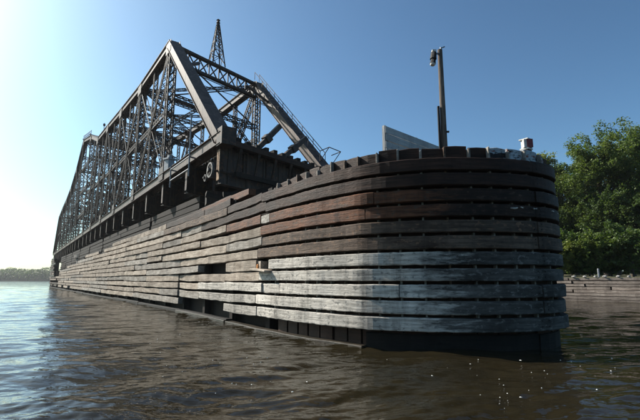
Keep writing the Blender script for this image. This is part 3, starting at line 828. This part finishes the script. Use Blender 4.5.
# red and white navigation light
nl = ray_at(526.5, 152, 11.9)
nav = empty('navigation_light', 'small red and white box light on a stub at the fender nose', 'navigation light', loc=(nl.x, nl.y, 3.9))
def nobj(mb, name, mat):
    o = mb.obj(name, M[mat], nav)
    for v in o.data.vertices: v.co -= Vector((nl.x, nl.y, 3.9))
    return o
nz = nl.z
mb = MB(); mb.tube((nl.x, nl.y, 3.9), (nl.x, nl.y, nz + .02), .05, .05, 8); mb.box((nl.x, nl.y, nz + .03), (.20, .2, .05), .5); nobj(mb, 'stub_post', 'steel')
mb = MB(); mb.box((nl.x, nl.y, nz + .075), (.25, .25, .05), .62); mb.beam((nl.x - .075, nl.y - .045, nz + .1), (nl.x - .075, nl.y - .045, nz + .345), .09, .19, up=(0, 1, 0)); mb.box((nl.x, nl.y, nz + .36), (.27, .27, .03), .62); nobj(mb, 'housing', 'white')
mb = MB(); mb.beam((nl.x + .045, nl.y - .06, nz + .1), (nl.x + .045, nl.y - .06, nz + .345), .165, .2, up=(0, 1, 0)); nobj(mb, 'red_lens', 'lens')

# ------------------------------------------------------------------ right bank: timber bulkhead, ground, stones
BK = [(3, 48.0), (18.4, 34.6), (23.3, 30.3), (40, 15.0)]
bulk = empty('timber_bulkhead', 'low retaining wall of stacked horizontal timbers along the right bank', 'retaining wall', loc=(20, 33, 0))
def bkp(f):
    L = cumul(BK); t = f * L[-1]
    for i in range(len(BK) - 1):
        if t <= L[i + 1] + 1e-6:
            g = (t - L[i]) / (L[i + 1] - L[i]); a, b = Vector(BK[i]), Vector(BK[i + 1]); return a.lerp(b, g), (b - a).normalized()
NRW = 9; Z0, Z1 = -.3, 1.78
for r in range(NRW):
    f = 0
    while f < 1:
        f2 = min(1, f + rnd.uniform(.07, .15))
        (a, d1), (b, _) = bkp(f), bkp(f2 - .002)
        z = Z0 + (Z1 - Z0) * (r + .5) / NRW; lean = .05 * r
        mb = MB(); off_ = Vector((-d1.y, d1.x)) * (lean + rnd.uniform(-.05, .05))
        hh = (Z1 - Z0) / NRW * rnd.uniform(.74, .9)
        p, q = (a.x + off_.x, a.y + off_.y, z + rnd.uniform(-.02, .02)), (b.x + off_.x, b.y + off_.y, z + rnd.uniform(-.02, .02))
        segs = 4; P_, Q_ = Vector(p), Vector(q)
        for k in range(segs):
            u0, u1 = P_.lerp(Q_, k / segs), P_.lerp(Q_, (k + 1) / segs); mb.beam(u0, u1, .34, hh * rnd.uniform(.9, 1.05))
        o = mb.obj('timber', M['bank'], bulk)
        for v in o.data.vertices: v.co -= Vector((20, 33, 0))
        f = f2
mb = MB()
for (a, b) in zip(BK, BK[1:]):
    mb.beam((a[0] + .1, a[1] + .55, .6), (b[0] + .1, b[1] + .55, .6), .2, 2.2)
o = mb.obj('backing', M['inner'], bulk)
for v in o.data.vertices: v.co -= Vector((20, 33, 0))
# ground behind the bulkhead
vs = []; fs = []; nx, ny = 40, 26
for j in range(ny):
    for i in range(nx):
        f = i / (nx - 1); (p, d_) = bkp(f); n_ = Vector((-d_.y, d_.x)); dist = .45 + (j / (ny - 1)) ** 1.8 * 160
        n_ = n_.lerp(Vector((.1 + (f - .5) * 1.3, 1)), min(1, dist / 30)).normalized()
        x, y = p.x + n_.x * dist, p.y + n_.y * dist
        z = 1.72 + (0 if j == 0 else .25 * noise.noise((x * .2, y * .2, 0)) + .02 * dist ** .9)
        vs.append((x, y, z))
for j in range(ny - 1):
    for i in range(nx - 1): fs.append((j * nx + i, j * nx + i + 1, (j + 1) * nx + i + 1, (j + 1) * nx + i))
M['soil'] = solid('bank_soil', (.045, .05, .022), (.10, .09, .05), .9, .95, 0, .8, .05)
tag(mesh_obj('riverbank', vs, fs, M['soil'], None, None, True), kind='structure')

def rockmesh(r, seed):
    bm_ = bmesh.new(); bmesh.ops.create_icosphere(bm_, subdivisions=2, radius=r)
    for v in bm_.verts: v.co *= 1 + .35 * noise.noise(v.co * 2.2 / r + Vector((seed * 7.1, 0, 0))); v.co.z *= .65
    me = bpy.data.meshes.new('rock'); bm_.to_mesh(me); bm_.free(); me.materials.append(M['rock']); return me
rk = [rockmesh(.16, 1), rockmesh(.14, 2), rockmesh(.12, 3)]
RL = ['first', 'second', 'third', 'fourth', 'fifth', 'sixth', 'seventh']
ki = 0
for pxx in (576, 587, 598, 607, 621, 632):
    p = ray_at(pxx, 275, 33.5); best = None
    f = min(range(1000), key=lambda q: (bkp(q / 1000)[0].x / bkp(q / 1000)[0].y - p.x / p.y) ** 2) / 1000
    q, d_ = bkp(f); o = bpy.data.objects.new('rock', rk[ki % 3]); COL.objects.link(o); o.location = (q.x, q.y + .32, Z1 + .07); o.rotation_euler.z = rnd.uniform(0, 6)
    tag(o, 'small pale rock on top of the right bank wall, ' + RL[ki] + ' from the fender', 'rock', 'pale rocks along the bulkhead'); ki += 1
f = .46
p = ray_at(603, 275, 33.0); f = min(range(1000), key=lambda q: (bkp(q / 1000)[0].x / bkp(q / 1000)[0].y - p.x / p.y) ** 2) / 1000
q, d_ = bkp(f); mb = MB(); mb.tube((0, 0, 0), (0, 0, .68), .07, .065, 10); mb.tube((0, 0, .68), (0, 0, .75), .085, .04, 10)
o = mb.obj('mooring_post', M['galv']); o.location = (q.x, q.y + .45, 1.7); tag(o, 'short grey mooring post standing on the timber bulkhead', 'post')

# ------------------------------------------------------------------ trees
def leafmat(name, c1, c2):
    q = NB(name)
    oi = q.n('ShaderNodeObjectInfo').outputs['Random']
    ge = q.n('ShaderNodeNewGeometry')
    pos = ge.outputs['Position']
    c = q.ramp(q.noise(pos, .55, 4, .6), [(.36, c1), (.64, c2)])
    ri = ge.outputs['Random Per Island']
    br = q.math('ADD', q.math('MULTIPLY', ri, .7), .65); cc = q.n('ShaderNodeCombineColor'); [q.l(br, cc.inputs[i]) for i in range(3)]
    c = q.mix(1.0, c, cc.outputs[0], 'MULTIPLY')
    q.l(c, q.b.inputs['Base Color']); q.b.inputs['Roughness'].default_value = .6; q.b.inputs['Specular IOR Level'].default_value = .25
    tr = q.n('ShaderNodeBsdfTranslucent'); c2_ = q.mix(1.0, c, (1.2, 1.3, .5), 'MULTIPLY'); q.l(c2_, tr.inputs['Color'])
    mx = q.n('ShaderNodeMixShader'); mx.inputs[0].default_value = .38
    q.l(q.b.outputs[0], mx.inputs[1]); q.l(tr.outputs[0], mx.inputs[2]); q.l(mx.outputs[0], q.out.inputs[0])
    return q.m
LM = [leafmat('leaves_maple', (.055, .092, .022), (.13, .17, .044)), leafmat('leaves_light', (.10, .13, .03), (.19, .21, .055)), leafmat('leaves_dark', (.036, .066, .018), (.085, .12, .034))]
def tree(name, label, base, H, Rx, mat, seed, nl=15000, low=.22, trunk_r=.35, cat='tree', group='trees on the right bank', lean=(0, 0), ls=1.0):
    r = random.Random(seed); root = empty(name, label, cat, group, base)
    tk = MB(); clumps = []
    def limb(p, d, L, rad, depth):
        n = 4; q = p.copy(); dd = d.copy()
        for k in range(n):
            dd = (dd + Vector((r.gauss(0, .13), r.gauss(0, .13), r.gauss(.05, .1)))).normalized()
            q2 = q + dd * (L / n); r0, r1 = rad * (1 - .6 * k / n), rad * (1 - .6 * (k + 1) / n)
            tk.tube(q, q2, r0, r1, 7 if depth < 2 else 5, cap=False)
            if depth < 3 and (k >= 1 or depth > 0):
                for _ in range(2 if depth < 2 else 1):
                    a = r.uniform(0, 6.28); t_ = Vector((math.cos(a), math.sin(a), r.uniform(-.1, .7)))
                    limb(q2, (dd * .55 + t_ * .8).normalized(), L * r.uniform(.42, .62), r1 * .6, depth + 1)
            if depth >= 1: clumps.append((q2, depth))
            q = q2
    # trunk
    q = Vector((0, 0, -.3)); top = H * .78; n = 9
    for k in range(n):
        f0, f1 = k / n, (k + 1) / n
        q2 = Vector((lean[0] * f1 + r.gauss(0, .12) * (k > 1), lean[1] * f1 + r.gauss(0, .12) * (k > 1), top * f1))
        tk.tube(q, q2, trunk_r * (1.0 - .8 * f0), trunk_r * (1.0 - .8 * f1), 10, cap=False)
        if f1 > low:
            nb_ = 3 if f1 < .9 else 4
            for _ in range(nb_):
                a = r.uniform(0, 6.28); prof = math.sin(math.pi * min(1, max(.12, (f1 - low) / (1.12 - low)))) ** .7
                d = Vector((math.cos(a), math.sin(a), r.uniform(.25, .75))).normalized()
                limb(q2, d, Rx * (.5 + .5 * prof) * r.uniform(.6, 1.0), trunk_r * (1 - .8 * f1) * .5, 1)
        q = q2
    trunk = tk.obj('trunk', M['bark'], root, True)
    import numpy as np
    g = np.random.default_rng(seed)
    cl = np.array([c[:] for c, _ in clumps]); nc = len(cl)
    crad = g.uniform(.22, .60, nc) * (max(H, 6) / 14)
    wgt = crad ** 2; idx = g.choice(nc, nl, p=wgt / wgt.sum())
    v = g.normal(size=(nl, 3)); v /= np.linalg.norm(v, axis=1)[:, None]; v *= (g.random(nl) ** .45)[:, None]; v[:, 2] *= .75
    o = cl[idx] + v * crad[idx][:, None]
    nrm = g.normal(size=(nl, 3)) * .55 + v * .5; nrm[:, 2] += .45; nrm /= np.linalg.norm(nrm, axis=1)[:, None]
    x = np.cross(nrm, g.normal(size=(nl, 3))); x /= np.linalg.norm(x, axis=1)[:, None] + 1e-9; y = np.cross(nrm, x)
    sz = g.uniform(.055, .105, nl)[:, None] * ls
    V = np.stack([o - y * sz * 1.25, o + x * sz * .85 - nrm * sz * .2, o + y * sz * 1.35 - nrm * sz * .35, o - x * sz * .85 - nrm * sz * .2], 1).reshape(-1, 3)
    me = bpy.data.meshes.new('crown'); me.vertices.add(nl * 4); me.vertices.foreach_set('co', V.astype('f4').ravel())
    me.loops.add(nl * 4); me.loops.foreach_set('vertex_index', np.arange(nl * 4, dtype='i4'))
    me.polygons.add(nl); me.polygons.foreach_set('loop_start', np.arange(0, nl * 4, 4, dtype='i4')); me.update(calc_edges=True)
    me.materials.append(LM[mat]); co = bpy.data.objects.new('crown', me); COL.objects.link(co); co.parent = root
    return root
def tpos(px, Y, z=2.0):
    p = ray_at(px, 278, Y); return (p.x, Y, z)
tree('maple_tree', 'tall broad green maple at the right with a full rounded crown', tpos(608, 46), 14.2, 5.6, 0, 3, 62000, .16, .40)
tree('maple_tree', 'tallest green tree at the right edge of the picture', tpos(652, 47), 15.0, 6.0, 0, 8, 56000, .14, .42)
tree('maple_tree', 'yellow-green tree rising just behind the fender nose', tpos(550, 52), 16.0, 3.8, 1, 21, 42000, .2, .3)
tree('maple_tree', 'dark green lower tree between the yellow-green tree and the broad maple', tpos(578, 50), 8.6, 4.2, 2, 14, 42000, .06, .28)
tree('maple_tree', 'dark leafy tree low behind the bulkhead under the tallest tree', tpos(634, 42), 7.4, 3.8, 2, 33, 40000, .06, .25)
tree('maple_tree', 'dark background tree standing deep behind the tall maples', tpos(620, 62), 11.5, 6.0, 2, 35, 34000, .05, .3)
tree('maple_tree', 'dark background tree behind the yellow-green tree by the fender nose', tpos(562, 64), 9.0, 5.0, 2, 45, 30000, .05, .3)
tree('maple_tree', 'dark tree standing beyond the fender nose, mostly hidden by it', tpos(508, 52), 9.0, 4.5, 2, 51, 14000, .08, .3)
# low bushes along the top of the bulkhead
for k, (px, Y, H_, Rr, m_, lb) in enumerate(((558, 37.5, 2.6, 1.6, 1, 'light green bush on the bank beside the fender edge'), (572, 38.5, 3.6, 2.0, 2, 'dark bush second from the fender on the right bank'),
        (590, 37.0, 3.2, 2.0, 0, 'green bush behind the bulkhead left of the mooring post'), (612, 37.5, 3.8, 2.2, 2, 'dark bush behind the bulkhead right of the mooring post'), (634, 35.5, 3.4, 2.0, 2, 'dark bush on the bank at the right picture edge'))):
    tree('bush', lb, tpos(px, Y, 1.75), H_, Rr, m_, 60 + k, 9000, .02, .07, 'bush', 'bushes along the right bank')

# ------------------------------------------------------------------ far shore woods and land
r = random.Random(77)
vs = []; fs = []
def shore(x): return 560 + .12 * abs(x + 350) + 25 * noise.noise((x * .01, 0, 3))
def leafmass(n, fn, smin, smax):
    for i in range(n):
        o = fn(); q = r.uniform(smin, smax)
        nrm = Vector((r.gauss(0, .6), r.gauss(-.5, .5), r.gauss(.5, .5))).normalized(); xx = nrm.cross(Vector((r.gauss(0, 1), r.gauss(0, 1), r.gauss(0, 1)))).normalized(); yy = nrm.cross(xx); k = len(vs)
        vs.extend((o - yy * q, o + xx * q * .8, o + yy * q, o - xx * q * .8)); fs.append((k, k + 1, k + 2, k + 3))
def far_pt():
    x = r.uniform(-720, -180) if r.random() < .8 else r.uniform(-900, 60); dep = abs(r.gauss(0, 1)) * 14
    h = (14 + 4.5 * noise.noise((x * .02, 5, 1)) + 4.5 * noise.noise((x * .07, 9, 1)) + 2 * noise.noise((x * .2, 2, 1))) * min(1.15, .72 + dep * .035)
    z = h * (r.random() ** .6); return Vector((x, shore(x) + dep - (1 - abs(z / h * 2 - 1)) * 2.5, z + .3))
leafmass(48000, far_pt, .5, 1.0)
o = mesh_obj('far_woods', [tuple(v) for v in vs], fs, LM[2]); tag(o, 'line of distant trees on the far shore', 'woods', kind='stuff')
vs = []; fs = []
def back_pt():
    a = r.uniform(8, 48); d = 84 + abs(r.gauss(0, 1)) * 6; x, y = d * math.sin(R(a)), d * math.cos(R(a))
    h = 9 + 3 * noise.noise((x * .08, 1, 7)); return Vector((x, y, 1.5 + h * (r.random() ** .8)))
leafmass(15000, back_pt, .25, .6)
o = mesh_obj('back_woods', [tuple(v) for v in vs], fs, LM[2]); tag(o, 'dark mass of woods deep behind the trees on the right bank', 'woods', kind='stuff')
vs = []; fs = []; N = 60
for i in range(N + 1):
    x = -950 + 1050 * i / N
    for dy, z in ((-6, -.6), (0, .7), (16, 8.5), (500, 10)): vs.append((x, shore(x) + dy, z))
for i in range(N):
    for j in range(3): fs.append((i * 4 + j, (i + 1) * 4 + j, (i + 1) * 4 + j + 1, i * 4 + j + 1))
tag(mesh_obj('far_shore', vs, fs, M['soil'], None, None, True), kind='structure')

# ------------------------------------------------------------------ floating seed fluff on the water
r = random.Random(4); fm = MB()
def fleck(x, y):
    s = r.uniform(.004, .012); e = r.uniform(1, 2.6); a = r.uniform(0, 3.14); ca, sa = math.cos(a), math.sin(a)
    P = []
    for k in range(6):
        t_ = k * math.pi / 3; q = r.uniform(.7, 1.2); dx, dy = math.cos(t_) * s * e * q, math.sin(t_) * s * q; P.append((x + dx * ca - dy * sa, y + dx * sa + dy * ca, .012))
    P.append((x, y, .022)); fm.add(P, [(k, (k + 1) % 6, 6) for k in range(6)])
for _ in range(34):
    px, py = r.uniform(365, 620), r.choice((r.gauss(371, 9), r.uniform(352, 412)))
    if py < 353: continue
    p = ray_at(px, py, 1); d = (p - Vector((0, 0, CAM_H))); t_ = -CAM_H / d.z; fleck(d.x * t_, d.y * t_)
for _ in range(45):
    px, py = r.uniform(150, 330), r.uniform(315, 395); p = ray_at(px, py, 1); d = (p - Vector((0, 0, CAM_H))); t_ = -CAM_H / d.z; fleck(d.x * t_, d.y * t_)
o = fm.obj('seed_fluff', M['foam']); tag(o, 'small white flecks of seed fluff floating on the water', 'fluff', kind='stuff')

# ------------------------------------------------------------------ summer haze over the river
hz = MB(); hz.box((-350, 600, 14.6), (1700, 1500, 39))
hm = bpy.data.materials.new('air_haze'); hm.use_nodes = True; ht = hm.node_tree; ht.nodes.clear()
pv = ht.nodes.new('ShaderNodeVolumePrincipled'); pv.inputs['Color'].default_value = (.93, .96, 1, 1); pv.inputs['Density'].default_value = .00016; pv.inputs['Anisotropy'].default_value = .35
ho = ht.nodes.new('ShaderNodeOutputMaterial'); ht.links.new(pv.outputs[0], ho.inputs['Volume'])
o = hz.obj('haze', hm); tag(o, 'thin pale summer haze over the river', 'haze', kind='stuff')
